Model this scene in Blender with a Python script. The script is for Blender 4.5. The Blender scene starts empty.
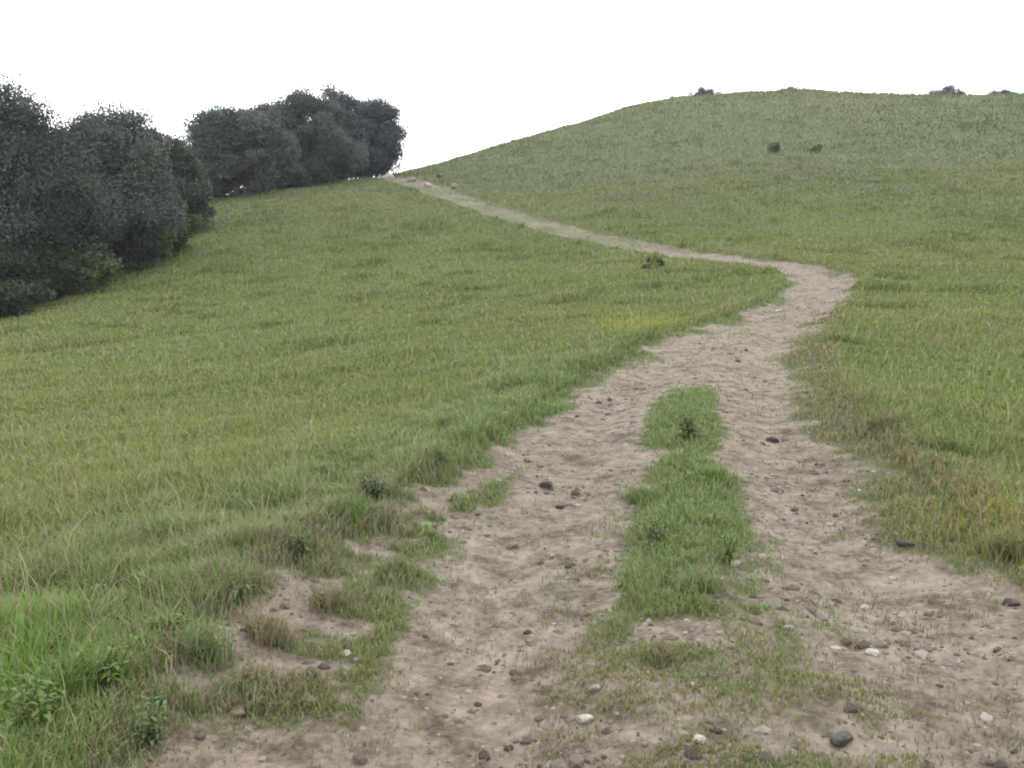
import bpy, math, random
import numpy as np
from mathutils import Vector

random.seed(7)
rng = np.random.default_rng(11)
S = bpy.context.scene
COL = S.collection

# ------------------------------------------------------------------ camera, sky, sun, exposure
F = 983.0                                   # focal length in pixels of a 1024 wide frame
PITCH = math.atan((384 - 300) / F)
CAMZ = 1.6
cam = bpy.data.cameras.new('camera')
cam.sensor_width = 36.0
cam.lens = 36.0 * F / 1024.0
cam.clip_start = 0.05
cam.clip_end = 6000
camo = bpy.data.objects.new('camera', cam)
COL.objects.link(camo)
camo.location = (0, 0, CAMZ)
camo.rotation_euler = (math.pi / 2 - PITCH, 0, 0)
S.camera = camo

SUN_EL, SUN_AZ = math.radians(52), math.radians(25)      # azimuth from +Y towards +X
wd = bpy.data.worlds.new('World')
S.world = wd
wd.use_nodes = True
nt = wd.node_tree
nt.nodes.clear()
wo = nt.nodes.new('ShaderNodeOutputWorld')
bg = nt.nodes.new('ShaderNodeBackground')
sky = nt.nodes.new('ShaderNodeTexSky')
sky.sky_type = 'NISHITA'
sky.sun_disc = False
sky.sun_elevation = SUN_EL
sky.sun_rotation = SUN_AZ
tc = nt.nodes.new('ShaderNodeTexCoord')
no = nt.nodes.new('ShaderNodeTexNoise')
no.inputs['Scale'].default_value = 2.2
no.inputs['Detail'].default_value = 5
rp = nt.nodes.new('ShaderNodeValToRGB')
rp.color_ramp.elements[0].position = .3
rp.color_ramp.elements[0].color = (10.5, 10.6, 10.4, 1)
rp.color_ramp.elements[1].position = .75
rp.color_ramp.elements[1].color = (13.0, 12.9, 12.4, 1)
mx = nt.nodes.new('ShaderNodeMixRGB')
mx.inputs['Fac'].default_value = .88        # overcast: the cloud deck covers most of the blue
nt.links.new(tc.outputs['Generated'], no.inputs['Vector'])
nt.links.new(no.outputs['Fac'], rp.inputs['Fac'])
nt.links.new(sky.outputs['Color'], mx.inputs['Color1'])
nt.links.new(rp.outputs['Color'], mx.inputs['Color2'])
nt.links.new(mx.outputs['Color'], bg.inputs['Color'])
bg.inputs['Strength'].default_value = .1
nt.links.new(bg.outputs['Background'], wo.inputs['Surface'])

sl = bpy.data.lights.new('sun', 'SUN')
sl.energy = 1.0
sl.angle = math.radians(14)
sl.color = (1.0, .95, .87)
slo = bpy.data.objects.new('sun', sl)
COL.objects.link(slo)
slo.rotation_euler = Vector((math.sin(SUN_AZ) * math.cos(SUN_EL), math.cos(SUN_AZ) * math.cos(SUN_EL),
                             math.sin(SUN_EL))).to_track_quat('Z', 'Y').to_euler()
vs = S.view_settings
S.display_settings.display_device = 'sRGB'
vs.view_transform = 'Standard'
vs.look = 'None'
vs.gamma = 1
vs.use_curve_mapping = False
vs.exposure = 1.33
S.cycles.filter_width = 2.0                  # a small, soft phone lens
S.cycles.max_bounces = 5
S.cycles.diffuse_bounces = 3
S.cycles.transmission_bounces = 3
S.cycles.volume_bounces = 0

# ------------------------------------------------------------------ numeric helpers
def vnoise(x, y, scale, seed):
    """smooth value noise in 0..1, feature size = scale metres"""
    x = np.asarray(x, float) / scale + seed * 17.31
    y = np.asarray(y, float) / scale - seed * 9.73
    xi, yi = np.floor(x), np.floor(y)
    fx, fy = x - xi, y - yi
    fx = fx * fx * (3 - 2 * fx)
    fy = fy * fy * (3 - 2 * fy)
    def h(i, j):
        v = np.sin(i * 127.1 + j * 311.7 + seed * 74.7) * 43758.5453
        return v - np.floor(v)
    a, b, c, d = h(xi, yi), h(xi + 1, yi), h(xi, yi + 1), h(xi + 1, yi + 1)
    return (a * (1 - fx) + b * fx) * (1 - fy) + (c * (1 - fx) + d * fx) * fy

def fbm(x, y, scale, seed, octaves=3):
    t, a, n = 0, 1.0, 0
    for k in range(octaves):
        t = t + a * vnoise(x, y, scale / 2 ** k, seed + k * 3.1)
        n += a
        a *= .5
    return t / n

def sstep(a, b, v):
    t = np.clip((v - a) / (b - a), 0, 1)
    return t * t * (3 - 2 * t)

# ------------------------------------------------------------------ the lie of the land
def sight(px, py, D):
    """point at depth D metres north of the camera on the sight line of a photo pixel (used to survey the hill)"""
    c, s = math.cos(PITCH), math.sin(PITCH)
    a, b = (px - 512) / F, (384 - py) / F
    t = D / (c + b * s)
    return a * t, D, CAMZ + (-s + b * c) * t

ctrl = []
for x in (-9, -5, -2, 0, 2, 5, 9):
    for y in (-12, -6, 0, 3):
        ctrl.append((x, y, .08 * y + (.012 * x if x < 0 else .02 * x)))
for q in [(430, 500, 5.7), (700, 500, 5.64), (950, 480, 6.0), (700, 400, 8.8), (540, 400, 8.8), (850, 400, 8.6), (750, 330, 14.5),
          (1000, 400, 9.2), (1000, 330, 15), (820, 290, 23), (850, 278, 26), (760, 262, 31), (700, 255, 36), (620, 243, 43),
          (560, 230, 50), (500, 212, 60), (450, 195, 72), (405, 180, 84), (1000, 280, 25), (1000, 240, 36), (1000, 190, 56),
          (850, 240, 38), (850, 190, 58), (700, 200, 60), (620, 200, 64), (200, 500, 6.0), (0, 500, 6.2), (0, 420, 11),
          (200, 420, 10.5), (400, 420, 9.2), (400, 350, 16), (200, 350, 19), (0, 365, 19), (500, 300, 26), (400, 270, 38),
          (300, 250, 45), (0, 325, 34), (100, 290, 40), (190, 250, 47), (250, 205, 66), (320, 190, 76), (390, 178, 84),
          (410, 176, 90), (450, 165, 95), (500, 150, 100), (560, 131, 108), (640, 107, 118), (720, 99, 126), (800, 96, 130),
          (900, 100, 130), (1024, 101, 130), (1024, 136, 88), (800, 136, 92), (640, 143, 92), (-150, 345, 36), (-100, 300, 46),
          (1200, 103, 130), (1200, 250, 36)]:
    ctrl.append(sight(*q))
ctrl += [(-60, 95, 3), (-40, 120, 6), (-10, 135, 12), (20, 160, 22), (50, 175, 23), (90, 170, 22), (-90, 60, -4), (-70, 40, -3),
         (-60, 10, -3), (60, 10, 5), (90, 60, 17), (60, -20, 3), (-30, -30, -3), (0, -40, -3), (30, -40, 0), (0, 200, 8),
         (60, 220, 14), (-80, 160, -2)]
CT = np.array(ctrl)

def fit_spline(c):
    n = len(c)
    d = np.hypot(c[:, None, 0] - c[None, :, 0], c[:, None, 1] - c[None, :, 1])
    K = np.where(d > 0, d * d * np.log(d + 1e-9), 0) + np.eye(n)
    Q = np.c_[np.ones(n), c[:, :2]]
    return np.linalg.solve(np.block([[K, Q], [Q.T, np.zeros((3, 3))]]), np.r_[c[:, 2], 0, 0, 0])

CW = fit_spline(CT)

def land(x, y):
    x = np.asarray(x, float)
    y = np.asarray(y, float)
    r = np.hypot(x, y - 60)
    k = np.minimum(1.0, 170 / np.maximum(r, 1e-6))
    xs, ys = x * k, 60 + (y - 60) * k                   # beyond the surveyed hill the land keeps its rim height ...
    out = CW[-3] + CW[-2] * xs + CW[-1] * ys
    for i in range(len(CT)):
        r2 = (xs - CT[i, 0]) ** 2 + (ys - CT[i, 1]) ** 2
        out = out + CW[i] * .5 * r2 * np.log(r2 + 1e-9)
    f = sstep(165, 420, r)                              # ... and eases down to the valley
    return out * (1 - f) + f * (-14 + 5 * vnoise(x, y, 160, 5))

# ------------------------------------------------------------------ the track
TC = [(-.1, -8, 1.75), (.1, -3, 1.75), (.35, 0, 1.75), (.72, 2.9, 1.75), (.82, 4.65, 1.62), (1.08, 6, 1.48), (1.6, 8.8, 1.32),
      (2.30, 11.3, 1.22), (3.42, 14.5, 1.08), (4.75, 17.4, .86), (6.1, 20.6, .80), (7.5, 24, .84), (8.25, 26.5, .92), (8.3, 29, .88),
      (7.5, 32, .95), (6.5, 36.5, 1.05), (4.8, 43, 1.15), (2.5, 50, 1.2), (-.75, 60, 1.35), (-4.6, 72, 1.4), (-9.3, 84, 1.9), (-13, 92, 2.0),
      (-20, 104, 2.0)]
tcp = np.array(TC)
tt = np.r_[0, np.cumsum(np.hypot(np.diff(tcp[:, 0]), np.diff(tcp[:, 1])))]
def smooth_interp(q, k):
    m = np.gradient(tcp[:, k], tt)
    i = np.clip(np.searchsorted(tt, q) - 1, 0, len(tt) - 2)
    hh = tt[i + 1] - tt[i]
    u = (q - tt[i]) / hh
    return ((2 * u**3 - 3 * u**2 + 1) * tcp[i, k] + (u**3 - 2 * u**2 + u) * hh * m[i]
            + (-2 * u**3 + 3 * u**2) * tcp[i + 1, k] + (u**3 - u**2) * hh * m[i + 1])
TQ = np.arange(0, tt[-1], .25)
TX, TY, TW = smooth_interp(TQ, 0), smooth_interp(TQ, 1), smooth_interp(TQ, 2)
TTX, TTY = np.gradient(TX, TQ), np.gradient(TY, TQ)

def track(x, y):
    """signed lateral offset (m, + = right), half width, and depth along the track (y of the nearest centre point)"""
    x = np.asarray(x, float)
    y = np.asarray(y, float)
    lat = np.full(x.shape, 99.0)
    hw = np.full(x.shape, 1.5)
    ty = np.array(y)
    cx = np.interp(y, [-8, 0, 5, 12, 26, 32, 50, 84, 104], [0, .3, .9, 2.8, 8, 7.5, 2.5, -9.3, -20])
    idx = np.nonzero((np.abs(x - cx) < 5) & (y > -8) & (y < 104))[0]
    for k in range(0, len(idx), 20000):
        j = idx[k:k + 20000]
        d2 = (x[j, None] - TX) ** 2 + (y[j, None] - TY) ** 2
        n = d2.argmin(1)
        lat[j] = (x[j] - TX[n]) * TTY[n] - (y[j] - TY[n]) * TTX[n]
        far = d2[np.arange(len(j)), n] > 30
        lat[j] = np.where(far, 99, lat[j])
        hw[j] = TW[n]
        ty[j] = TY[n]
    return lat, hw, ty

def strip_amount(ty, x, y):
    """how well the grass strip between the wheel lanes has grown, along the track"""
    return sstep(3.3, 4.3, ty) * (1 - sstep(8.6, 10.5, ty)) + .45 * (1 - sstep(3.3, 4.3, ty)) + .25 * sstep(9, 11.5, ty) * (1 - sstep(16, 24, ty))

def fields(x, y):
    """relief (m) and bareness (0 turf .. 1 bare earth)"""
    lat, hw, ty = track(x, y)
    u = lat / hw
    n1 = fbm(x, y, .9, 2, 4)
    n2 = fbm(x, y, .16, 8, 2)
    edge = (n1 - .5) * .55 + (n2 - .5) * .25
    ue = np.abs(u) + edge
    bare = 1 - sstep(.74, 1.10, ue)
    # sparse verge: right shoulder is half worn, left one carries brown gaps near the camera
    rs = sstep(.60, .72, u + edge * .3) * (1 - sstep(1.0, 1.3, u)) * sstep(3.6, 6.5, ty) * (1 - sstep(12, 18, ty))
    bare = bare * (1 - rs * (.40 + .50 * sstep(.34, .6, fbm(x, y, .4, 23, 3))))
    lv = sstep(-1.22, -1.05, u) * (1 - sstep(-.80, -.62, u)) * sstep(2.95, 3.3, y) * (1 - sstep(5.5, 7.5, ty))
    bare = bare * (1 - lv) + lv * (.22 + .55 * sstep(.38, .62, fbm(x, y, .2, 27, 3)))
    cs = strip_amount(ty, x, y)
    sc = np.where(ty < 12, .0, -.02)
    wid = 1 + .9 * (1 - sstep(2.6, 4.2, ty))
    st = 1 - sstep(.09, .30, (np.abs(u - sc) + edge * .5) / wid)
    patchy = sstep(.34, .60, fbm(x, y, .3, 19, 3)) * .9
    patchy = patchy + (1 - patchy) * sstep(3.7, 5.2, ty) * .85
    bare = bare * (1 - st * cs * patchy)
    mid = sstep(10, 13, ty) * (1 - .6 * sstep(30, 38, ty))
    bare = bare * (1 - mid * (.15 + .6 * sstep(.46, .68, fbm(x, y, .8, 29, 3))) * (.35 + .65 * sstep(.3, .8, np.abs(u))))
    far = sstep(30, 45, ty)
    bare = bare * (1 - (.30 + .35 * vnoise(x, y, 1.7, 77)) * far)
    near = np.exp(-np.hypot(x, y) / 28)
    inside = 1 - sstep(.9, 1.2, np.abs(u))
    lane = np.exp(-((np.abs(u) - .52) / .2) ** 2) * inside
    relief = -.055 * lane + .03 * np.exp(-(u / .25) ** 2) * inside + .05 * np.exp(-((np.abs(u) - 1.15) / .16) ** 2)
    relief = relief - .05 * inside
    relief += (fbm(x, y, 2.6, 21, 3) - .5) * .14 * (1 - .6 * inside)
    streak = fbm(lat * 3.2, ty * .35, .5, 33, 3)            # wheels drag the earth along the track
    relief += (streak - .5) * .028 * inside * near
    relief += (fbm(x, y, .45, 31, 3) - .5) * (.035 + .012 * inside) * near
    relief += (fbm(x, y, .13, 41, 2) - .5) * .040 * inside * near * (.4 + .9 * sstep(.4, .7, vnoise(x, y, .8, 43)))
    hill = sstep(25, 60, y) * sstep(1.0, 3.5, np.abs(u))
    relief += (fbm(x, y, 14, 51, 3) - .5) * .9 * hill
    relief += (fbm(x, y, 2.2, 53, 3) - .5) * .35 * hill
    wav = y * .55 + x * .12 + 3 * fbm(x, y, 20, 57, 2)      # faint stock treads following the contour
    relief += np.abs(np.sin(wav)) * .16 * hill * sstep(.4, .7, fbm(x, y, 9, 59, 2))
    return relief, bare, u, ty

def surf(x, y):
    r, b, u, ty = fields(x, y)
    return land(x, y) + r

def on_ground(px, py):
    """where the sight line of a photo pixel meets the ground"""
    D = np.exp(np.linspace(math.log(1.4), math.log(140), 1600))
    c, s = math.cos(PITCH), math.sin(PITCH)
    a, b = (px - 512) / F, (384 - py) / F
    t = D / (c + b * s)
    x, z = a * t, CAMZ + (-s + b * c) * t
    g = surf(x, D)
    hit = np.nonzero(g >= z)[0]
    i = hit[0] if len(hit) else int((z - g).argmin())
    return float(x[i]), float(D[i]), float(g[i])

# ------------------------------------------------------------------ object helpers
def tag(o, label=None, cat=None, group=None, kind=None):
    for k, v in (('label', label), ('category', cat), ('group', group), ('kind', kind)):
        if v:
            o[k] = v
    return o

def empty(name, loc, rz=0):
    o = bpy.data.objects.new(name, None)
    o.empty_display_size = .3
    o.location = loc
    o.rotation_euler = (0, 0, rz)
    COL.objects.link(o)
    return o

def mesh_obj(name, v, faces_flat, sizes, mat, parent=None, smooth=False, attrs=()):
    v = np.asarray(v, np.float32)
    fl = np.asarray(faces_flat, np.int32)
    sz = np.asarray(sizes, np.int32)
    me = bpy.data.meshes.new(name)
    me.vertices.add(len(v))
    me.vertices.foreach_set('co', v.ravel())
    me.loops.add(len(fl))
    me.loops.foreach_set('vertex_index', fl)
    me.polygons.add(len(sz))
    me.polygons.foreach_set('loop_start', np.r_[0, np.cumsum(sz)[:-1]].astype(np.int32))
    me.polygons.foreach_set('loop_total', sz)
    me.polygons.foreach_set('use_smooth', np.full(len(sz), smooth))
    for an, typ, data in attrs:
        at = me.attributes.new(an, typ, 'POINT')
        if typ == 'FLOAT':
            at.data.foreach_set('value', np.asarray(data, np.float32))
        else:
            at.data.foreach_set('color', np.asarray(data, np.float32).ravel())
    me.update(calc_edges=True)
    me.materials.append(mat)
    o = bpy.data.objects.new(name, me)
    COL.objects.link(o)
    if parent:
        o.parent = parent
    return o

# ------------------------------------------------------------------ materials
def new_mat(name):
    m = bpy.data.materials.new(name)
    m.use_nodes = True
    t = m.node_tree
    t.nodes.clear()
    return m, t, t.nodes.new, t.links.new

def leaf_material(name, translucency=.3, rough=.6, spec=.25):
    """each blade or leaf carries its own pigment in the attribute 'tint'"""
    m, t, N, L = new_mat(name)
    out = N('ShaderNodeOutputMaterial')
    at = N('ShaderNodeAttribute'); at.attribute_name = 'tint'
    pb = N('ShaderNodeBsdfPrincipled')
    pb.inputs['Roughness'].default_value = rough
    pb.inputs['Specular IOR Level'].default_value = spec
    tr = N('ShaderNodeBsdfTranslucent')
    mxs = N('ShaderNodeMixShader'); mxs.inputs[0].default_value = translucency
    L(at.outputs['Color'], pb.inputs['Base Color'])
    L(at.outputs['Color'], tr.inputs['Color'])
    L(pb.outputs[0], mxs.inputs[1]); L(tr.outputs[0], mxs.inputs[2])
    L(mxs.outputs[0], out.inputs['Surface'])
    return m

def noise_node(N, L, vec, scale, detail=4, rough=.55):
    n = N('ShaderNodeTexNoise')
    n.inputs['Scale'].default_value = scale
    n.inputs['Detail'].default_value = detail
    n.inputs['Roughness'].default_value = rough
    L(vec, n.inputs['Vector'])
    return n.outputs['Fac']

def ramp(N, L, fac, stops):
    r = N('ShaderNodeValToRGB')
    e = r.color_ramp.elements
    while len(e) < len(stops):
        e.new(.5)
    for k, (p, c) in enumerate(stops):
        e[k].position = p
        e[k].color = (*c, 1) if len(c) == 3 else c
    L(fac, r.inputs['Fac'])
    return r.outputs['Color']

def mix(N, L, fac, a, b, mode='MIX'):
    m = N('ShaderNodeMixRGB'); m.blend_type = mode
    for sock, v in ((0, fac), (1, a), (2, b)):
        if hasattr(v, 'links'):
            L(v, m.inputs[sock])
        else:
            m.inputs[sock].default_value = v if sock == 0 else (*v, 1)
    return m.outputs[0]

def ground_material():
    m, t, N, L = new_mat('earth_and_turf')
    out = N('ShaderNodeOutputMaterial')
    pb = N('ShaderNodeBsdfPrincipled')
    pb.inputs['Roughness'].default_value = .92
    pb.inputs['Specular IOR Level'].default_value = .15
    geo = N('ShaderNodeNewGeometry'); P = geo.outputs['Position']
    at = N('ShaderNodeAttribute'); at.attribute_name = 'bare'
    # turf between the blades: thatch, moss, soil
    turf = ramp(N, L, noise_node(N, L, P, .35, 6), [(.3, (.050, .064, .024)), (.5, (.062, .076, .029)), (.7, (.074, .083, .035))])
    turf = mix(N, L, .5, turf, ramp(N, L, noise_node(N, L, P, 9, 5), [(.3, (.042, .050, .022)), (.7, (.082, .084, .042))]))
    # bare track: dry clayey earth with paler dust, darker damp crumbs and small stones
    e1 = ramp(N, L, noise_node(N, L, P, 1.3, 6, .6), [(.3, (.096, .077, .063)), (.5, (.138, .116, .100)), (.72, (.178, .155, .137))])
    e2 = ramp(N, L, noise_node(N, L, P, 17, 6, .7), [(.30, (.038, .029, .023)), (.45, (.115, .095, .079)), (.66, (.205, .180, .158))])
    earth = mix(N, L, .5, e1, e2)
    blot = ramp(N, L, noise_node(N, L, P, 5.2, 8, .75), [(.36, (.50, .45, .39)), (.50, (1.04, 1.02, 1.0)), (.64, (1.34, 1.31, 1.28))])
    earth = mix(N, L, 1.0, earth, blot, 'MULTIPLY')
    vo = N('ShaderNodeTexVoronoi'); vo.inputs['Scale'].default_value = 34
    L(P, vo.inputs['Vector'])
    hs = N('ShaderNodeSeparateColor'); L(vo.outputs['Color'], hs.inputs[0])
    peb = N('ShaderNodeMath'); peb.operation = 'LESS_THAN'
    L(vo.outputs['Distance'], peb.inputs[0])
    psz = N('ShaderNodeMapRange')
    L(hs.outputs[0], psz.inputs['Value'])
    psz.inputs['From Min'].default_value = .45; psz.inputs['From Max'].default_value = 1
    psz.inputs['To Min'].default_value = 0; psz.inputs['To Max'].default_value = .42
    L(psz.outputs['Result'], peb.inputs[1])
    pcol = ramp(N, L, hs.outputs[1], [(.1, (.055, .046, .040)), (.6, (.13, .115, .10)), (1, (.215, .195, .175))])
    earth = mix(N, L, peb.outputs[0], earth, pcol)
    # ragged fine edge between turf and earth
    ad = N('ShaderNodeMath'); ad.operation = 'MULTIPLY_ADD'
    L(noise_node(N, L, P, 22, 6, .75), ad.inputs[0]); ad.inputs[1].default_value = 1.3
    sb = N('ShaderNodeMath'); sb.operation = 'SUBTRACT'
    L(at.outputs['Fac'], sb.inputs[0]); sb.inputs[1].default_value = .65
    L(sb.outputs[0], ad.inputs[2])
    mr = N('ShaderNodeMapRange'); mr.interpolation_type = 'SMOOTHSTEP'
    L(ad.outputs[0], mr.inputs['Value'])
    mr.inputs['From Min'].default_value = .24; mr.inputs['From Max'].default_value = .74
    L(mix(N, L, mr.outputs['Result'], turf, earth), pb.inputs['Base Color'])
    bp = N('ShaderNodeBump'); bp.inputs['Strength'].default_value = .8; bp.inputs['Distance'].default_value = .03
    hsum = N('ShaderNodeMath'); hsum.operation = 'MULTIPLY_ADD'
    L(peb.outputs[0], hsum.inputs[0]); hsum.inputs[1].default_value = .25
    L(noise_node(N, L, P, 26, 6, .7), hsum.inputs[2])
    L(hsum.outputs[0], bp.inputs['Height'])
    L(bp.outputs[0], pb.inputs['Normal'])
    L(pb.outputs[0], out.inputs['Surface'])
    return m

def rock_material(name, a, b):
    m, t, N, L = new_mat(name)
    out = N('ShaderNodeOutputMaterial')
    pb = N('ShaderNodeBsdfPrincipled'); pb.inputs['Roughness'].default_value = .85
    pb.inputs['Specular IOR Level'].default_value = .2
    tcn = N('ShaderNodeTexCoord'); P = tcn.outputs['Object']
    c = ramp(N, L, noise_node(N, L, P, 14, 6, .65), [(.3, a), (.7, b)])
    c = mix(N, L, .35, c, ramp(N, L, noise_node(N, L, P, 60, 4), [(.35, tuple(v * .6 for v in a)), (.7, b)]))
    L(c, pb.inputs['Base Color'])
    bp = N('ShaderNodeBump'); bp.inputs['Strength'].default_value = .6; bp.inputs['Distance'].default_value = .01
    L(noise_node(N, L, P, 40, 5), bp.inputs['Height']); L(bp.outputs[0], pb.inputs['Normal'])
    L(pb.outputs[0], out.inputs['Surface'])
    return m

def bark_material():
    m, t, N, L = new_mat('bark')
    out = N('ShaderNodeOutputMaterial')
    pb = N('ShaderNodeBsdfPrincipled'); pb.inputs['Roughness'].default_value = .9
    tcn = N('ShaderNodeTexCoord')
    mp = N('ShaderNodeMapping'); mp.inputs['Scale'].default_value = (9, 9, 1.5)
    L(tcn.outputs['Object'], mp.inputs['Vector'])
    f = noise_node(N, L, mp.outputs[0], 2, 6, .7)
    L(ramp(N, L, f, [(.3, (.028, .024, .021)), (.7, (.085, .075, .066))]), pb.inputs['Base Color'])
    bp = N('ShaderNodeBump'); bp.inputs['Distance'].default_value = .03
    L(f, bp.inputs['Height']); L(bp.outputs[0], pb.inputs['Normal'])
    L(pb.outputs[0], out.inputs['Surface'])
    return m

M_GROUND = ground_material()
M_GRASS = leaf_material('grass_blade', .30, .6, .2)
M_LEAF = leaf_material('tree_leaf', .15, .75, .08)
M_WEED = leaf_material('weed_leaf', .25, .65, .12)
M_BARK = bark_material()
M_ROCK_PALE = rock_material('pale_stone', (.20, .18, .155), (.36, .335, .30))
M_ROCK_GREY = rock_material('grey_stone', (.11, .105, .10), (.22, .21, .205))
M_ROCK_DARK = rock_material('dark_stone', (.030, .026, .024), (.085, .074, .066))
M_ROCK_BROWN = rock_material('brown_stone', (.085, .062, .045), (.19, .145, .11))

# ------------------------------------------------------------------ ground sheet and dirt track
def build_land():
    A = np.radians(np.concatenate([np.linspace(-66, -36, 150)[:-1], np.linspace(-36, 36, 921), np.linspace(36, 66, 150)[1:], np.linspace(66, 294, 181)[1:-1]]))
    R = np.exp(np.concatenate([np.linspace(math.log(.5), math.log(1.9), 24)[:-1], np.linspace(math.log(1.9), math.log(30), 520)[:-1],
                               np.linspace(math.log(30), math.log(150), 230)[:-1], np.linspace(math.log(150), math.log(2500), 60)]))
    na, nr = len(A), len(R)
    gx = (R[:, None] * np.sin(A)[None]).ravel()
    gy = (R[:, None] * np.cos(A)[None]).ravel()
    x = np.r_[gx, 0.0]
    y = np.r_[gy, 0.0]
    rel, bare, u, ty = fields(x, y)
    z = land(x, y) + rel
    V = np.c_[x, y, z]
    i = np.arange(nr - 1)[:, None] * na
    j = np.arange(na)[None]
    j2 = (j + 1) % na
    q = np.stack([i + j, i + na + j, i + na + j2, i + j2], -1).reshape(-1, 4)[:, ::-1]
    c = len(x) - 1
    jj = np.arange(na)
    tri = np.stack([np.full(na, c), jj, (jj + 1) % na], -1)[:, ::-1]
    un = np.abs(u) + (fbm(x, y, .9, 2, 4) - .5) * .5
    qin = (un[q].mean(1) < 1.0) & (ty[q].mean(1) < 100)
    tin = un[tri].mean(1) < 1.0
    for name, qs, ts in (('ground', q[~qin], tri[~tin]), ('dirt_track', q[qin], tri[tin])):
        fl = np.r_[qs.ravel(), ts.ravel()]
        used, inv = np.unique(fl, return_inverse=True)
        o = mesh_obj(name, V[used], inv, np.r_[np.full(len(qs), 4), np.full(len(ts), 3)], M_GROUND, None, True,
                     [('bare', 'FLOAT', bare[used])])
        tag(o, 'grassy hillside meadow rising to a rounded hilltop' if name == 'ground' else 'bare rutted earth track winding up the green hillside', 
            'meadow' if name == 'ground' else 'dirt track', None, 'structure')

build_land()

# ------------------------------------------------------------------ the thin grey air of the day
def build_haze():
    x0, x1, y0, y1, z0, z1 = -2600, 2600, -2600, 2700, -40, 60
    v = [(x, y, z) for x in (x0, x1) for y in (y0, y1) for z in (z0, z1)]
    f = [(0, 1, 3, 2), (4, 6, 7, 5), (0, 4, 5, 1), (2, 3, 7, 6), (0, 2, 6, 4), (1, 5, 7, 3)]
    m, t, N, L = new_mat('air')
    out = N('ShaderNodeOutputMaterial')
    pv = N('ShaderNodeVolumePrincipled')
    pv.inputs['Color'].default_value = (.86, .90, .96, 1)
    pv.inputs['Density'].default_value = HAZE
    L(pv.outputs[0], out.inputs['Volume'])
    o = mesh_obj('haze', v, np.array(f).ravel(), np.full(6, 4), m)
    tag(o, 'thin pale haze over the whole hillside', 'haze', None, 'stuff')

HAZE = .00032
build_haze()

# ------------------------------------------------------------------ grass
def blades(x, y, z, h, w, lean, col, name, mat, parent=None, bend=1.0):
    """one curved tapering blade per root point"""
    n = len(x)
    az = rng.uniform(0, 2 * math.pi, n)
    face = az + math.pi / 2 + rng.normal(0, .5, n)
    lx, ly = np.cos(az) * lean * h, np.sin(az) * lean * h
    wx, wy = np.cos(face) * w * .5, np.sin(face) * w * .5
    base = np.c_[x, y, z - .02 * h]
    mid = np.c_[x + lx * .35 * bend, y + ly * .35 * bend, z + h * .55]
    tip = np.c_[x + lx, y + ly, z + h * np.sqrt(np.maximum(.15, 1 - (lean * .8) ** 2))]
    W = np.c_[wx, wy, np.zeros(n)]
    V = np.stack([base - W, base + W, mid + W * .8, mid - W * .8, tip], 1).reshape(-1, 3)
    k = np.arange(n)[:, None] * 5
    fl = (k + np.array([[0, 1, 2, 3, 3, 2, 4]])).ravel()
    sz = np.tile([4, 3], n)
    tint = np.repeat(np.c_[col, np.ones(n)], 5, axis=0).reshape(n, 5, 4)
    tint[:, 4, :3] *= 1.06
    return mesh_obj(name, V, fl, sz, mat, parent, False, [('tint', 'FLOAT_COLOR', tint.reshape(-1, 4))])

GREEN = np.array([.126, .164, .050])
YELLOW = np.array([.158, .178, .058])
LUSH = np.array([.110, .175, .040])
BLUE = np.array([.130, .182, .070])
STRAW = np.array([.195, .172, .110])
OLIVE = np.array([.145, .145, .062])
GREY = np.array([.090, .123, .053])

def lerp(a, b, t):
    return a + (b - a) * t[:, None]

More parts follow.
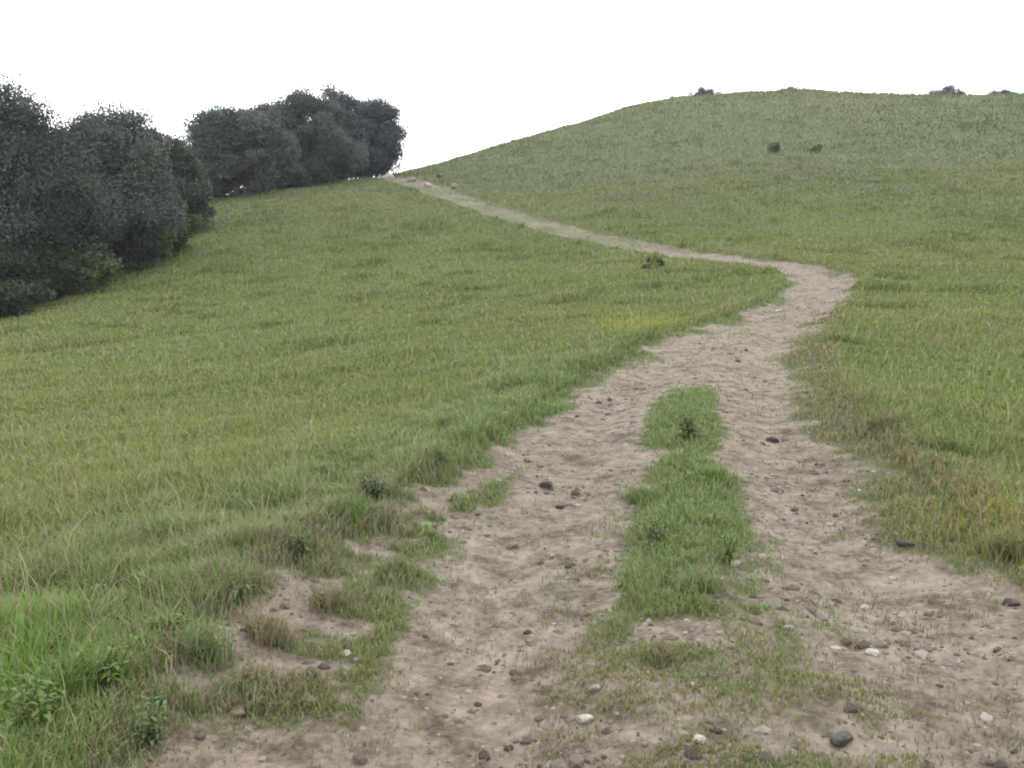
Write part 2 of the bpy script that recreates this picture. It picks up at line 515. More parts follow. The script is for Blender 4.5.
def build_grass(n):
    wide = int(n * .45)                                    # the meadow goes on to either side of the view
    side = rng.uniform(32, 68, wide) * np.where(rng.random(wide) < .5, -1, 1)
    ang = np.radians(np.r_[rng.uniform(-33, 33, n), side])
    D = np.exp(np.r_[rng.uniform(math.log(1.5), math.log(150), n), rng.uniform(math.log(1.1), math.log(130), wide)])
    n = n + wide
    x, y = D * np.sin(ang), D * np.cos(ang)
    rel, bare, u, ty = fields(x, y)
    au = np.abs(u)
    strip = (1 - sstep(.22, .42, au)) * strip_amount(ty, x, y)
    clump = fbm(x, y, .35, 61, 3)
    worn = np.clip(bare + rng.normal(0, .16, n) + (fbm(x, y, .12, 63, 2) - .5) * .5, 0, 1)
    dens = (1 - sstep(.12, .80, worn)) ** 1.2
    dens = np.where(au < 1.0, dens * (.25 + .75 * sstep(.26, .50, clump)), dens)
    scruff = fbm(x, y, .28, 67, 3)                         # stray sprigs holding on in the worn middle and the right rut
    stray = (1 - sstep(.25, .45, au)) * (1 - sstep(4.5, 6, ty)) * .55 * sstep(.38, .6, scruff)
    stray = np.maximum(stray, sstep(.35, .6, u) * (au < 1.2) * (1 - sstep(6, 9, ty)) * .30 * sstep(.44, .64, scruff))
    stray = np.maximum(stray, (au < 1.2) * .10 * sstep(.5, .68, scruff))
    dens = np.maximum(dens, stray)
    keep = rng.uniform(0, 1, n) < dens
    x, y, rel, bare, u, ty, au, strip, clump, D = (a[keep] for a in (x, y, rel, bare, u, ty, au, strip, clump, D))
    n = len(x)
    z = land(x, y) + rel
    near = 1 - sstep(14, 30, D)
    vergeL = sstep(-2.3, -1.5, u) * (1 - sstep(-.95, -.7, u)) * (1 - sstep(9, 16, ty)) * (u > -50)
    vergeR = sstep(.45, .7, u) * (1 - sstep(1.0, 1.3, u + (clump - .5) * .4)) * (ty < 22)
    inside = (au < 1.0)
    h = .045 + .035 * fbm(x, y, 3.0, 71, 2) + .03 * rng.random(n)
    h = h * (.7 + .75 * fbm(x, y, .5, 81, 2))
    h = h * (1 + .9 * vergeL * sstep(.4, .7, clump) - .15 * vergeR)
    lush_corner = sstep(0, 1, np.clip((-x - .9) / 1.2, 0, 1)) * (1 - sstep(3.1, 4.6, y))
    h = h * (1 + .55 * lush_corner)
    h = np.where(inside, h * .7, h)
    tuft = sstep(.56, .74, fbm(x, y, 1.4, 171, 3)) * sstep(8, 25, D)
    h = h * (1 + 1.1 * tuft)
    h = h * (1 - .62 * sstep(.04, .55, bare))             # trodden short towards the bare earth
    seed = (rng.random(n) < .012) & ~inside
    h = np.where(seed, h * rng.uniform(1.6, 2.6, n), h)
    h = h * (1 + .007 * D)
    w = np.maximum(.0042 * (.7 + .7 * rng.random(n)), D / F * 1.15)
    # pigment
    big = fbm(x, y, 9, 91, 3)
    med = fbm(x, y, 1.6, 101, 3)
    col = np.tile(GREEN, (n, 1))
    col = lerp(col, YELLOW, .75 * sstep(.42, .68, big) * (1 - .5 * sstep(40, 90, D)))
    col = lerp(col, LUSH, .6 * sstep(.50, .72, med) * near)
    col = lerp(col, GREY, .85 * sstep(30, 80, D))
    col = lerp(col, OLIVE, .6 * sstep(.5, .7, fbm(x, y, 22, 111, 3)))
    col = lerp(col, BLUE, .75 * vergeL)
    col = lerp(col, OLIVE, .75 * vergeR)
    col = lerp(col, np.array([.120, .215, .036]), .95 * lush_corner)
    col = lerp(col, BLUE, np.where(inside, .85, 0) * sstep(3.5, 4.5, ty))
    col = lerp(col, OLIVE * .95, np.where(inside, .75, 0) * np.maximum(1 - sstep(3.2, 4.6, ty), sstep(.35, .5, u)))
    bank = np.exp(-(((x - 5.0) / 5.5) ** 2 + ((y - 63) / 7.0) ** 2)) + np.exp(-(((x + 5.2) / 3.0) ** 2 + ((y - 86) / 6.0) ** 2))
    col = lerp(col, np.array([.120, .108, .070]), .75 * np.clip(bank, 0, 1) * sstep(.35, .6, fbm(x, y, 3.0, 161, 3)))
    # yellow-green flush on the inside of the bend and at the right edge
    yp = np.exp(-(((x - 2.15) / .7) ** 2 + ((y - 16.6) / 1.6) ** 2))
    yp = np.maximum(yp, np.exp(-(((x - 2.6) / .45) ** 2 + ((y - 4.9) / .9) ** 2)))
    col = lerp(col, np.array([.205, .225, .040]), .8 * yp)
    brownL = vergeL * sstep(-1.35, -1.1, u) * (1 - sstep(5, 7, ty))
    col = col * (1 - .22 * tuft * (1 - .6 * sstep(25, 60, D)))[:, None]
    dry = seed | (rng.random(n) < (.07 + .42 * vergeR + .35 * brownL * (x > -1.25) + .22 * vergeL * (1 - sstep(4, 6, ty)) + .12 * sstep(.55, .7, med)) * (1 - .85 * lush_corner))
    dry = dry & ((D < 40) | (rng.random(n) < .3))
    col = np.where(dry[:, None], STRAW * rng.uniform(.75, 1.1, (n, 1)), col)
    vary = .24 * (1 - .85 * sstep(12, 60, D))
    col = col * (1 + vary[:, None] * rng.uniform(-1, 1, (n, 1))) * (1 + rng.normal(0, .05, (n, 3)))
    blot = fbm(x, y * .5, 11, 151, 4)
    col = col * (1 + .5 * (blot - .5) * sstep(20, 50, D))[:, None]
    col = col * 1.08
    lean = rng.uniform(.15, .95, n)
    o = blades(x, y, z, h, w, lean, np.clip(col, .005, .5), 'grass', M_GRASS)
    tag(o, 'short meadow grass covering the hillside beside the track', 'grass', None, 'stuff')

build_grass(900000)

# ------------------------------------------------------------------ gravel on the track
def rock_shape(seed, sub=2, flat=.65):
    r = random.Random(seed)
    import bmesh
    bm = bmesh.new()
    bmesh.ops.create_icosphere(bm, subdivisions=sub, radius=1)
    dirs = [Vector((r.gauss(0, 1), r.gauss(0, 1), r.gauss(0, 1))).normalized() for _ in range(9)]
    cut = [r.uniform(.55, .95) for _ in dirs]
    for v in bm.verts:
        c = v.co.normalized()
        s = 1.0
        for d, k in zip(dirs, cut):
            p = c.dot(d)
            if p > 0 and p * s > k:
                s = k / p
        v.co = c * s * (1 + r.gauss(0, .02))
        v.co.x *= 1.15
        v.co.y *= .85
        v.co.z *= flat
    vs_ = np.array([v.co[:] for v in bm.verts])
    fs = np.array([[v.index for v in f.verts] for f in bm.faces])
    bm.free()
    return vs_, fs

def build_gravel(n):
    ang = np.radians(rng.uniform(-48, 48, n))
    D = np.exp(rng.uniform(math.log(1.4), math.log(30), n))
    x, y = D * np.sin(ang), D * np.cos(ang)
    rel, bare, u, ty = fields(x, y)
    p = bare * (.10 + .90 * sstep(.45, .75, fbm(x, y, .5, 131, 3)))
    keep = rng.random(n) < p
    x, y, rel, D = x[keep], y[keep], rel[keep], D[keep]
    z = land(x, y) + rel
    n = len(x)
    shapes = [rock_shape(500 + k, 1, .6) for k in range(6)]
    pick = rng.integers(0, 6, n)
    sz = np.clip(np.exp(rng.normal(math.log(.0075), .7, n)), .003, .034) * (1 + D * .05)
    rz = rng.uniform(0, 6.283, n)
    base = np.array([[.085, .069, .057], [.125, .106, .091], [.175, .153, .135], [.215, .195, .177], [.052, .043, .037]])
    bc = base[rng.choice(5, n, p=[.30, .30, .16, .07, .17])] * rng.uniform(.8, 1.2, (n, 1))
    VV, FF, CC, off = [], [], [], 0
    for k, (sv, sf) in enumerate(shapes):
        m = np.nonzero(pick == k)[0]
        c, s = np.cos(rz[m]), np.sin(rz[m])
        X = (sv[None, :, 0] * c[:, None] - sv[None, :, 1] * s[:, None]) * sz[m, None] + x[m, None]
        Y = (sv[None, :, 0] * s[:, None] + sv[None, :, 1] * c[:, None]) * sz[m, None] + y[m, None]
        Z = sv[None, :, 2] * sz[m, None] + (z[m] + sz[m] * rng.uniform(-.42, .12, len(m)))[:, None]
        VV.append(np.stack([X, Y, Z], -1).reshape(-1, 3))
        FF.append((sf[None] + (np.arange(len(m)) * len(sv))[:, None, None]).reshape(-1, 3) + off)
        CC.append(np.repeat(np.c_[bc[m], np.ones(len(m))], len(sv), 0))
        off += len(m) * len(sv)
    V, Fc, Cc = np.concatenate(VV), np.concatenate(FF), np.concatenate(CC)
    o = mesh_obj('gravel', V, Fc.ravel(), np.full(len(Fc), 3), M_GRAVEL, None, False, [('tint', 'FLOAT_COLOR', Cc)])
    tag(o, 'loose crumbs of earth and small gravel scattered over the track', 'gravel', None, 'stuff')

M_GRAVEL = leaf_material('gravel_grain', 0.0, .9, .15)
build_gravel(84000)

# ------------------------------------------------------------------ trees and bushes
def tube(pts, rad, sides=7):
    pts = np.asarray(pts, float)
    n = len(pts)
    T = np.gradient(pts, axis=0)
    T /= np.linalg.norm(T, axis=1)[:, None] + 1e-9
    ref = np.where(np.abs(T[:, 2:3]) > .9, [[1., 0, 0]], [[0, 0, 1.]])
    U = np.cross(T, ref); U /= np.linalg.norm(U, axis=1)[:, None] + 1e-9
    Vv = np.cross(T, U)
    a = np.linspace(0, 2 * math.pi, sides, endpoint=False)
    ring = pts[:, None] + np.asarray(rad)[:, None, None] * (np.cos(a)[None, :, None] * U[:, None] + np.sin(a)[None, :, None] * Vv[:, None])
    V = ring.reshape(-1, 3)
    i = np.arange(n - 1)[:, None] * sides
    j = np.arange(sides)[None]
    j2 = (j + 1) % sides
    q = np.stack([i + j, i + j2, i + sides + j2, i + sides + j], -1).reshape(-1, 4)
    return V, q

def join(parts):
    VV, FF, off = [], [], 0
    for v, f in parts:
        VV.append(v); FF.append(f + off); off += len(v)
    return np.concatenate(VV), np.concatenate(FF)

def leaves(c, size, tint, name, mat, parent, g, up=.35):
    """one folded pointed leaf (two triangles) per centre"""
    n = len(c)
    d = g.normal(0, 1, (n, 3)); d[:, 2] -= .25
    d /= np.linalg.norm(d, axis=1)[:, None]
    nn = g.normal(0, 1, (n, 3)); nn[:, 2] += up
    s = np.cross(d, nn); s /= np.linalg.norm(s, axis=1)[:, None] + 1e-9
    nrm = np.cross(s, d)
    L = size[:, None]
    V = np.stack([c - d * L * .5, c + s * L * .3 + nrm * L * .1, c + d * L * .5, c - s * L * .3 + nrm * L * .1], 1).reshape(-1, 3)
    k = np.arange(n)[:, None] * 4
    fl = (k + np.array([[0, 1, 2, 0, 2, 3]])).ravel()
    return mesh_obj(name, V, fl, np.full(2 * n, 3), mat, parent, False,
                    [('tint', 'FLOAT_COLOR', np.repeat(np.c_[tint, np.ones(n)], 4, 0))])

def tree(name, label, cat, base, H, rx, ry, seed, pig, n_leaf, leaf=.15, n_clump=90, crown_from=.12, group=None, trunk_r=None, gap=.25, twigs=0, top=None):
    """tapered trunk and limbs to every leaf clump; the crown is leaves gathered round those clumps"""
    g = np.random.default_rng(seed)
    root = empty(name, base, g.uniform(0, .3))
    tag(root, label, cat, group)
    tr = trunk_r or H * .028
    wob = np.cumsum(g.normal(0, .05, (9, 2)), 0) * H * .12
    tz = np.linspace(-.25, H * .82, 9)
    tp = np.c_[wob - wob[0], tz]
    parts = [tube(tp, tr * np.linspace(1.15, .15, 9) + np.r_[tr * .35, np.zeros(8)], 9)]
    # clump centres through the crown volume, most near its outside
    zc, rz = H * (crown_from + (1 - crown_from) * .45), H * (1 - crown_from) * .52
    cl = []
    lobes = g.normal(0, 1, (7, 3)); lobes /= np.linalg.norm(lobes, axis=1)[:, None]
    lr = g.uniform(.8, 1.15, 7)
    while len(cl) < n_clump:
        d = g.normal(0, 1, 3); d /= np.linalg.norm(d)
        r = g.uniform(.12, 1) ** .42
        bump = .74 + .42 * max(0, max(l * (d @ o) ** 6 if d @ o > 0 else 0 for o, l in zip(lobes, lr)))
        p = d * r * bump * np.array([rx, ry, rz])
        p[2] += zc
        if p[2] < H * crown_from * .7 or p[2] > H: continue
        cl.append(p)
    cl = np.array(cl)
    for p in cl:
        zs = np.clip(p[2] * g.uniform(.35, .75), H * .08, H * .7)
        k = np.interp(zs, tz, np.arange(9))
        s = np.array([np.interp(k, np.arange(9), tp[:, 0]), np.interp(k, np.arange(9), tp[:, 1]), zs])
        m1 = s + (p - s) * .4 + g.normal(0, .06, 3) * H * .5 * np.array([1, 1, .4]) + [0, 0, -.02 * H]
        m2 = s + (p - s) * .75 + g.normal(0, .03, 3) * H * .5
        r0 = tr * np.clip(1 - zs / H, .2, 1) * g.uniform(.22, .45)
        parts.append(tube([s, m1, m2, p], [r0, r0 * .6, r0 * .35, r0 * .12], 5))
        for q in range(2):                                   # twigs that reach out of the clump
            e = p + g.normal(0, 1, 3) * .09 * H * .5 + (p - [0, 0, zc]) * .06
            parts.append(tube([m2, (m2 + e) / 2 + g.normal(0, .05, 3), e], [r0 * .3, r0 * .18, r0 * .06], 4))
    for q in range(twigs):                                   # bare top shoots standing clear of the crown
        a = np.array([g.normal(0, .12) * rx + (top or 0), g.normal(0, .15) * ry, H * g.uniform(.86, .95)])
        e = a + [g.normal(0, .12) * H * .3, g.normal(0, .1) * H * .3, H * g.uniform(.08, .14)]
        parts.append(tube([a, (a + e) / 2 + g.normal(0, .05, 3), e], [.03, .02, .006], 4))
    v, f = join(parts)
    mesh_obj('trunk', v, f.ravel(), np.full(len(f), 4), M_BARK, root, True)
    # leaves
    which = g.integers(0, n_clump, n_leaf)
    sig = g.uniform(.040, .085, n_clump) * (rx + ry + rz) / 1.7
    off = np.clip(g.normal(0, 1, (n_leaf, 3)), -1.9, 1.9) * sig[which][:, None] * np.array([1, 1, .72])
    c = cl[which] + off
    c[:, 2] = np.maximum(c[:, 2], .08)
    hue = g.normal(0, 1, n_clump)
    bright = np.exp(np.clip(g.normal(0, .27, n_clump), -.6, .36))[which] * g.uniform(.85, 1.18, n_leaf)
    col = np.array(pig)[None] * bright[:, None] * (1 + np.c_[.05 * hue, .02 * hue, -.05 * hue][which])
    leaves(c, leaf * g.uniform(.65, 1.25, n_leaf), np.clip(col, .004, .4), 'crown', M_LEAF, root, g)
    return root

DK = (.057, .070, .062)
DK2 = (.072, .086, .080)
BL = (.066, .074, .090)
UND = (.068, .088, .040)

def place(px, D):
    x = (px - 512) / F * D
    return (x, D, float(surf(np.array([x]), np.array([D]))[0]) - .05)

GT = 'trees along the left edge of the meadow'
tree('leafy_tree', 'tallest dark leafy tree at the far left with bare twigs on top', 'tree', place(18, 40), 8.6, 4.6, 3.6, 3, DK, 150000, .125, 190, .0, GT, twigs=12, top=-.5)
tree('leafy_tree', 'dark rounded tree standing just right of the tallest left tree', 'tree', place(108, 44), 7.0, 3.9, 3.4, 4, DK2, 120000, .13, 160, .0, GT)
tree('leafy_tree', 'low dark tree filling the dip between the two tree groups', 'tree', place(168, 54), 5.9, 3.1, 3.0, 5, DK, 80000, .15, 120, .0, GT)
tree('leafy_tree', 'grey green tree at the left end of the row behind the grass crest', 'tree', place(240, 72), 7.3, 4.2, 3.2, 6, DK2, 80000, .18, 120, .0, GT)
tree('leafy_tree', 'tall round headed tree rising behind the middle of the grass crest', 'tree', place(310, 82), 8.9, 4.5, 3.4, 7, DK2, 90000, .19, 130, .0, GT)
tree('leafy_tree', 'rightmost bluish grey tree overhanging the top of the track', 'tree', place(372, 88), 8.2, 3.9, 3.2, 8, BL, 80000, .19, 120, .0, GT)

tree('leafy_tree', 'dark tree closing the gap between the tallest left tree and the rounded one', 'tree', place(66, 46), 8.0, 3.6, 3.2, 9, DK, 90000, .14, 140, .0, GT)
tree('leafy_tree', 'broad grey green tree set back between the first two crest trees', 'tree', place(276, 88), 8.7, 3.8, 3.2, 10, DK2, 70000, .19, 110, .0, GT)
tree('leafy_tree', 'dark tree set back between the tall round headed tree and the rightmost one', 'tree', place(342, 92), 9.0, 3.6, 3.0, 12, BL, 70000, .19, 110, .0, GT)

GB = 'bushes under the trees'
tree('bush', 'broad dark bush at the left frame edge below the tallest tree', 'bush', place(-12, 35.5), 3.0, 2.3, 1.6, 21, (.038, .052, .034), 12000, .13, 50, .0, GB, .06)
tree('bush', 'dark green bush beneath the rounded left tree on the meadow edge', 'bush', place(75, 39), 2.6, 2.1, 1.5, 22, UND, 11000, .13, 45, .0, GB, .06)
tree('bush', 'olive green bush at the meadow corner where the treeline turns uphill', 'bush', place(140, 44), 3.4, 1.9, 1.7, 23, UND, 11000, .14, 45, .0, GB, .06)
tree('bush', 'bush closing the gap under the left half of the crest row', 'bush', place(262, 78), 3.2, 3.2, 1.6, 25, UND, 11000, .2, 45, .0, GB, .05)
tree('bush', 'dark bush under the right half of the crest row left of the track head', 'bush', place(334, 84), 3.0, 2.7, 1.6, 26, UND, 10000, .2, 45, .0, GB, .05)
tree('bush', 'tall olive bush at the right foot of the front trees facing the meadow', 'bush', place(172, 47), 3.4, 1.5, 1.4, 27, UND, 14000, .13, 45, .0, GB, .05)
tree('bush', 'bush filling the light gap at the left foot of the crest row', 'bush', place(219, 73), 3.4, 2.2, 1.5, 28, UND, 9000, .18, 40, .0, GB, .05)
tree('bush', 'small shaded bush halfway along the grass crest under the trees', 'bush', place(196, 56), 2.8, 1.7, 1.4, 24, UND, 9000, .16, 40, .0, GB, .05)

def bush_at(px, py, H, r, seed, label, group, pig=(.125, .150, .085), n=2600):
    b = on_ground(px, py)
    tree('bush', label, 'bush', (b[0], b[1], b[2] - .05), H, r, r, seed, pig, n, .14, 22, .0, group, .05)
GH = 'small bushes dotted over the open hill'
bush_at(775, 152, .9, .75, 31, 'left of the two dark bushes high on the open hillside', GH)
bush_at(816, 152, .75, .6, 32, 'right of the two dark bushes high on the open hillside', GH)
bush_at(652, 270, .5, .3, 33, 'small bush on the grass just below the pale far stretch of track', GH, (.13, .16, .07), 1800)
def ridge_bush(px, D, H, r, seed, label, pig=BL):
    tree('bush', label, 'bush', place(px, D), H, r, r * .9, seed, pig, 9000, .18, 90, .0, 'bushes peeping over the hilltop', .05)
ridge_bush(703, 132, 2.9, 2.8, 41, 'dark bush peeping over the rounded left shoulder of the hilltop')
ridge_bush(790, 136, 2.6, 3.2, 42, 'wide low bush peeping over the middle of the hilltop', (.045, .055, .035))
ridge_bush(936, 134, 2.6, 3.4, 43, 'dark bush peeping over the right part of the hilltop')
ridge_bush(988, 135, 2.7, 3.0, 44, 'low bush at the far right end of the hilltop skyline')

# ------------------------------------------------------------------ stones you could pick up
_shape_cache = {}
def stone(px, py, size, mat, label, seed, group, flat=.6, name='stone'):
    b = on_ground(px, py)
    sv, sf = rock_shape(seed, 3, flat)
    o = mesh_obj(name, sv * size * .5, sf.ravel(), np.full(len(sf), 3), mat, None, True)
    o.location = (b[0], b[1], b[2] + size * .5 * flat * .35)
    o.rotation_euler = (random.uniform(-.15, .15), random.uniform(-.15, .15), random.uniform(0, 6.28))
    tag(o, label, 'stone', group)

GS = 'loose stones on the track'
stone(842, 742, .085, M_ROCK_DARK, 'largest dark stone in the right wheel lane by the bottom edge', 1, GS)
stone(700, 742, .05, M_ROCK_PALE, 'pale pebble on the worn centre strip by the bottom edge', 2, GS)
stone(585, 722, .055, M_ROCK_PALE, 'pale stone in the left wheel lane near the bottom edge', 3, GS)
stone(595, 690, .045, M_ROCK_GREY, 'small grey stone just beyond the pale one in the left wheel lane', 4, GS)
stone(872, 655, .06, M_ROCK_PALE, 'pale angular stone in the nearest part of the right wheel lane', 5, GS)
stone(905, 545, .085, M_ROCK_DARK, 'dark stone on the worn right shoulder of the track', 6, GS)
stone(1010, 605, .07, M_ROCK_DARK, 'dark stone at the right frame edge under the yellowish grass', 7, GS)
stone(545, 487, .12, M_ROCK_DARK, 'biggest dark stone in the left wheel lane beside the grassy strip', 8, GS)
stone(527, 462, .075, M_ROCK_BROWN, 'brown stone just beyond the biggest dark stone in the left lane', 9, GS)
stone(560, 508, .06, M_ROCK_DARK, 'small dark stone just nearer than the biggest dark stone', 10, GS)
stone(773, 442, .10, M_ROCK_DARK, 'lone dark stone in the right wheel lane beside the grassy strip', 11, GS)
stone(512, 548, .075, M_ROCK_BROWN, 'brown stone at the left edge of the left wheel lane', 12, GS)
stone(498, 412, .085, M_ROCK_PALE, 'pale stone on the left rim of the track where the verge narrows', 13, GS)
stone(556, 388, .10, M_ROCK_PALE, 'pale stone in the grass at the left rim beyond the narrow verge', 14, GS)
stone(312, 676, .075, M_ROCK_DARK, 'dark stone among the brown tufts of the near left verge', 15, GS)
stone(345, 655, .05, M_ROCK_PALE, 'pale pebble among the brown tufts of the near left verge', 16, GS)
stone(238, 715, .06, M_ROCK_BROWN, 'brown stone where the lush weeds meet the bare earth', 17, GS)
stone(370, 488, .10, M_ROCK_GREY, 'light grey stone lying in the weeds of the left verge', 18, GS)
stone(842, 318, .16, M_ROCK_GREY, 'grey stone on the inner right side of the bend', 19, GS)
stone(868, 336, .14, M_ROCK_GREY, 'grey stone in the grass just right of the track below the bend', 20, GS)
stone(778, 312, .15, M_ROCK_PALE, 'pale stone on the crest of the track at the bend', 22, GS)
GR = 'boulders at the head of the track'
for k, (px, py, s, m, lab) in enumerate([
        (388, 180, .75, M_ROCK_PALE, 'palest boulder under the rightmost tree at the track head'),
        (412, 182, .60, M_ROCK_GREY, 'grey boulder right below the overhanging tree edge'),
        (428, 187, .55, M_ROCK_PALE, 'pale boulder on the near side of the track head'),
        (440, 178, .60, M_ROCK_DARK, 'dark boulder on the skyline at the track head'),
        (455, 188, .50, M_ROCK_GREY, 'rightmost grey boulder at the track head')]):
    stone(px, py, s * 1.3, m, lab, 60 + k, GR, .85, 'boulder')

# ------------------------------------------------------------------ weeds: each plant its own thing
def leaf_strip(az, L, W, rise, droop, wob, seg=6):
    """a broad leaf: midrib arc with a folded blade either side"""
    t = np.linspace(0, 1, seg + 1)
    r = L * (t * .92)
    z = rise * L * np.sin(t * math.pi * .55) - droop * L * t ** 2.4
    wdt = W * np.sin(np.clip(t * .92 + .08, 0, 1) * math.pi) ** .8 * (1 - .25 * t)
    c, s = math.cos(az), math.sin(az)
    mid = np.c_[r * c, r * s, z]
    side = np.array([-s, c, 0])
    lf = mid + side * wdt[:, None] + np.c_[0 * t, 0 * t, .35 * wdt + wob * wdt * np.sin(t * 14)]
    rt = mid - side * wdt[:, None] + np.c_[0 * t, 0 * t, .35 * wdt - wob * wdt * np.sin(t * 14)]
    V = np.stack([lf, mid, rt], 1).reshape(-1, 3)
    k = np.arange(seg) * 3
    q = np.concatenate([np.stack([k, k + 3, k + 4, k + 1], -1), np.stack([k + 1, k + 4, k + 5, k + 2], -1)])
    return V, q

def broadleaf(px, py, R, n, seed, label, pig, group, stemH=0):
    g = np.random.default_rng(seed)
    b = on_ground(px, py)
    root = empty('broadleaf_weed', (b[0], b[1], b[2] - .005), 0)
    tag(root, label, 'weed', group)
    ps, cs = [], []
    for k in range(int(n * 2.2)):
        az = k * 2.4 + g.normal(0, .35)
        L = R * g.uniform(.35, .9)
        v, q = leaf_strip(az, L, L * g.uniform(.09, .16), g.uniform(.3, 1.1), g.uniform(.1, .7), .22)
        v = v + [0, 0, stemH * g.uniform(0, .75)]
        ps.append((v, q))
        c = np.array(pig) * g.uniform(.75, 1.25) * (1 + g.normal(0, .05, 3))
        vc = np.tile(c, (len(v), 1)); vc[1::3] *= 1.2
        cs.append(vc)
    v, f = join(ps)
    c = np.concatenate(cs)
    mesh_obj('foliage', v, f.ravel(), np.full(len(f), 4), M_WEED, root, True, [('tint', 'FLOAT_COLOR', np.c_[c, np.ones(len(c))])])
    if stemH:
        v, f = tube([(0, 0, -.02), (.01, 0, stemH * .5), (.015, .01, stemH)], [.004, .0035, .002], 6)
        c = np.tile(np.array([.10, .085, .04, 1]), (len(v), 1))
        mesh_obj('stem', v, f.ravel(), np.full(len(f), 4), M_WEED, root, True, [('tint', 'FLOAT_COLOR', c)])

def upright_weed(px, py, H, n, seed, label, pig, group):
    """a clump of leafy stems with paired pointed leaves"""
    g = np.random.default_rng(seed)
    b = on_ground(px, py)
    root = empty('leafy_weed', (b[0], b[1], b[2] - .005), 0)
    tag(root, label, 'weed', group)
    lp, lc, sp = [], [], []
    for k in range(n):
        a = g.uniform(0, 6.28); lean = g.uniform(.1, .55); h = H * g.uniform(.55, 1.0)
        o = g.normal(0, .025, 2)
        t = np.linspace(0, 1, 5)
        p = np.c_[o[0] + math.cos(a) * lean * h * t ** 1.6, o[1] + math.sin(a) * lean * h * t ** 1.6, h * t * (1 - .15 * lean * t)]
        sp.append(tube(p, np.linspace(.0026, .0012, 5), 5))
        for j in range(6):
            q = (j + 1) / 6.2
            c = np.array([np.interp(q, t, p[:, i]) for i in range(3)])
            for side in (0, math.pi):
                L = H * g.uniform(.16, .30) * (1.15 - .5 * q)
                v, f = leaf_strip(a + j * 1.57 + side + g.normal(0, .3), L, L * g.uniform(.16, .24), g.uniform(.1, .6), g.uniform(.1, .6), .1, 4)
                lp.append((v + c, f))
                lc.append(np.tile(np.array(pig) * g.uniform(.7, 1.2) * (1 + g.normal(0, .06, 3)), (len(v), 1)))
    v, f = join(lp); c = np.concatenate(lc)
    mesh_obj('foliage', v, f.ravel(), np.full(len(f), 4), M_WEED, root, True, [('tint', 'FLOAT_COLOR', np.c_[c, np.ones(len(c))])])
    v, f = join(sp)
    mesh_obj('stem', v, f.ravel(), np.full(len(f), 4), M_WEED, root, True, [('tint', 'FLOAT_COLOR', np.tile([.09, .10, .04, 1.], (len(v), 1)))])

def tussock(px, py, R, h, n, seed, label, pig, group, straw=.15):
    g = np.random.default_rng(seed)
    b = on_ground(px, py)
    x = np.clip(g.normal(0, .36, n), -.9, .9) * R
    y = np.clip(g.normal(0, .36, n), -.9, .9) * R
    z = surf(b[0] + x, b[1] + y) - b[2]
    hh = h * g.uniform(.5, 1.1, n)
    c = np.array(pig)[None] * g.uniform(.75, 1.25, (n, 1)) * (1 + g.normal(0, .05, (n, 3)))
    dr = g.random(n) < straw
    c = np.where(dr[:, None], STRAW * g.uniform(.7, 1.1, (n, 1)), c)
    D = b[1]
    o = blades(x, y, z, hh, np.maximum(.005, D / F * 1.1) * g.uniform(.7, 1.2, n), g.uniform(.2, 1.0, n), c, 'grass_tussock', M_GRASS)
    o.location = b
    tag(o, label, 'grass tuft', group)

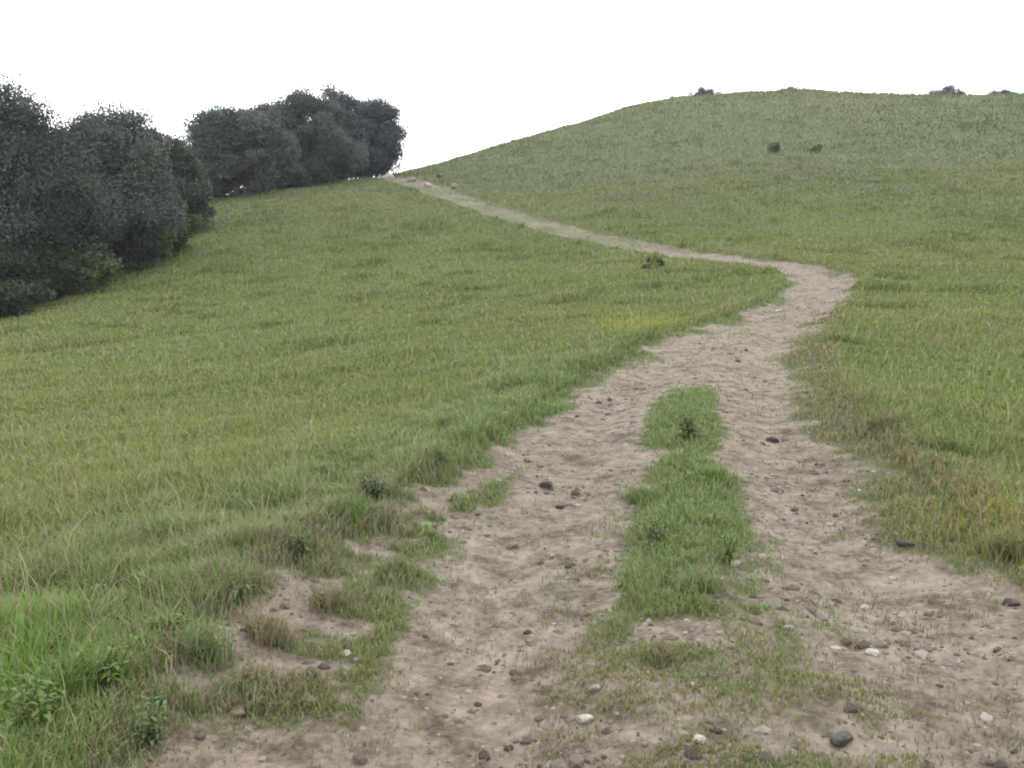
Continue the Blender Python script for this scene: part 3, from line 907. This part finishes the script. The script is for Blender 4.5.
GW = 'leafy weeds on the track verges'
LW = (.095, .150, .040)
BW = (.092, .130, .054)
for k, (px, py, R, n, lab, pig, sh) in enumerate([
    (40, 735, .17, 13, 'largest bright green weed in the bottom left corner', LW, .05),
    (108, 690, .14, 11, 'bright green weed above and right of the corner weed', LW, .04),
    (22, 668, .15, 12, 'tall green weed at the left frame edge above the corner weed', LW, .12),
    (150, 742, .12, 10, 'dark green weed at the bottom edge beside the bare earth', BW, .03),
    (165, 640, .14, 11, 'dark weed on the near left verge above the brown tufts', BW, .06),
    (95, 620, .13, 10, 'pale green upright weed where the smooth meadow meets the near verge', (.10, .14, .06), .12),
    (240, 600, .13, 10, 'dull green weed midway along the near left verge', BW, .04),
    (300, 560, .14, 10, 'dark weed on the left verge just left of the brown earth gap', BW, .05),
    (375, 500, .16, 11, 'silvery green weed around the light grey stone on the left verge', (.11, .135, .085), .05),
    (440, 470, .15, 10, 'dull green weed on the left verge opposite the biggest dark stone', BW, .05),
    (430, 540, .13, 9, 'pale green weed at the rim of the left wheel lane', (.11, .14, .055), .03),
    (690, 440, .20, 12, 'dark leafy weed at the far end of the grassy centre strip', BW, .04),
    (655, 545, .13, 10, 'dark weed on the near left side of the grassy centre strip', BW, .03),
    (725, 560, .12, 10, 'green weed on the near right side of the grassy centre strip', LW, .03),
    (985, 520, .14, 11, 'yellow green weed at the right frame edge beside the track', (.17, .16, .03), .06),
]):
    if k % 2 or k in (0, 8, 12):
        upright_weed(px, py, R * 1.3, n, 200 + k, lab, pig, GW)
    else:
        broadleaf(px, py, R * .8, n, 200 + k, lab, pig, GW, sh)

GG = 'grass tussocks along the track'
for k, (px, py, R, h, n, lab, pig, st) in enumerate([
    (70, 700, .16, .20, 420, 'lush bright tussock between the bottom left weeds', LUSH, .05),
    (205, 660, .13, .15, 320, 'tussock of mixed green and straw on the near left verge', BLUE, .3),
    (268, 640, .12, .12, 260, 'straw coloured tussock on the brown near left verge', OLIVE, .55),
    (330, 610, .12, .12, 260, 'dry tussock beside the bare gap in the left verge', OLIVE, .5),
    (395, 575, .12, .11, 260, 'green tussock jutting towards the left wheel lane', BLUE, .25),
    (350, 520, .16, .16, 380, 'dense dark tussock midway up the left verge', LUSH, .1),
    (455, 430, .20, .18, 380, 'dense green tussock where the left verge narrows', BLUE, .1),
    (560, 372, .25, .18, 360, 'tussock at the left rim beyond the pale stone', GREEN, .1),
    (640, 500, .14, .10, 300, 'short tussock on the left side of the centre strip', BLUE, .1),
    (700, 590, .13, .10, 300, 'frayed tussock at the near end of the centre strip', BLUE, .3),
    (715, 480, .16, .11, 320, 'tussock on the right side of the centre strip', LUSH, .1),
    (660, 660, .10, .07, 200, 'thin olive tussock left on the worn near centre strip', OLIVE, .4),
    (880, 430, .18, .14, 320, 'olive tussock on the worn right shoulder', OLIVE, .35),
    (950, 455, .2, .18, 360, 'tall green tussock beyond the right shoulder', GREEN, .1),
    (1005, 555, .15, .16, 360, 'yellow tussock at the right frame edge above the dark stone', YELLOW, .2),
    (845, 345, .28, .2, 320, 'tussock right of the track just below the bend', GREEN, .15),
]):
    tussock(px, py, R, h, n, 300 + k, lab, pig, GG, st)
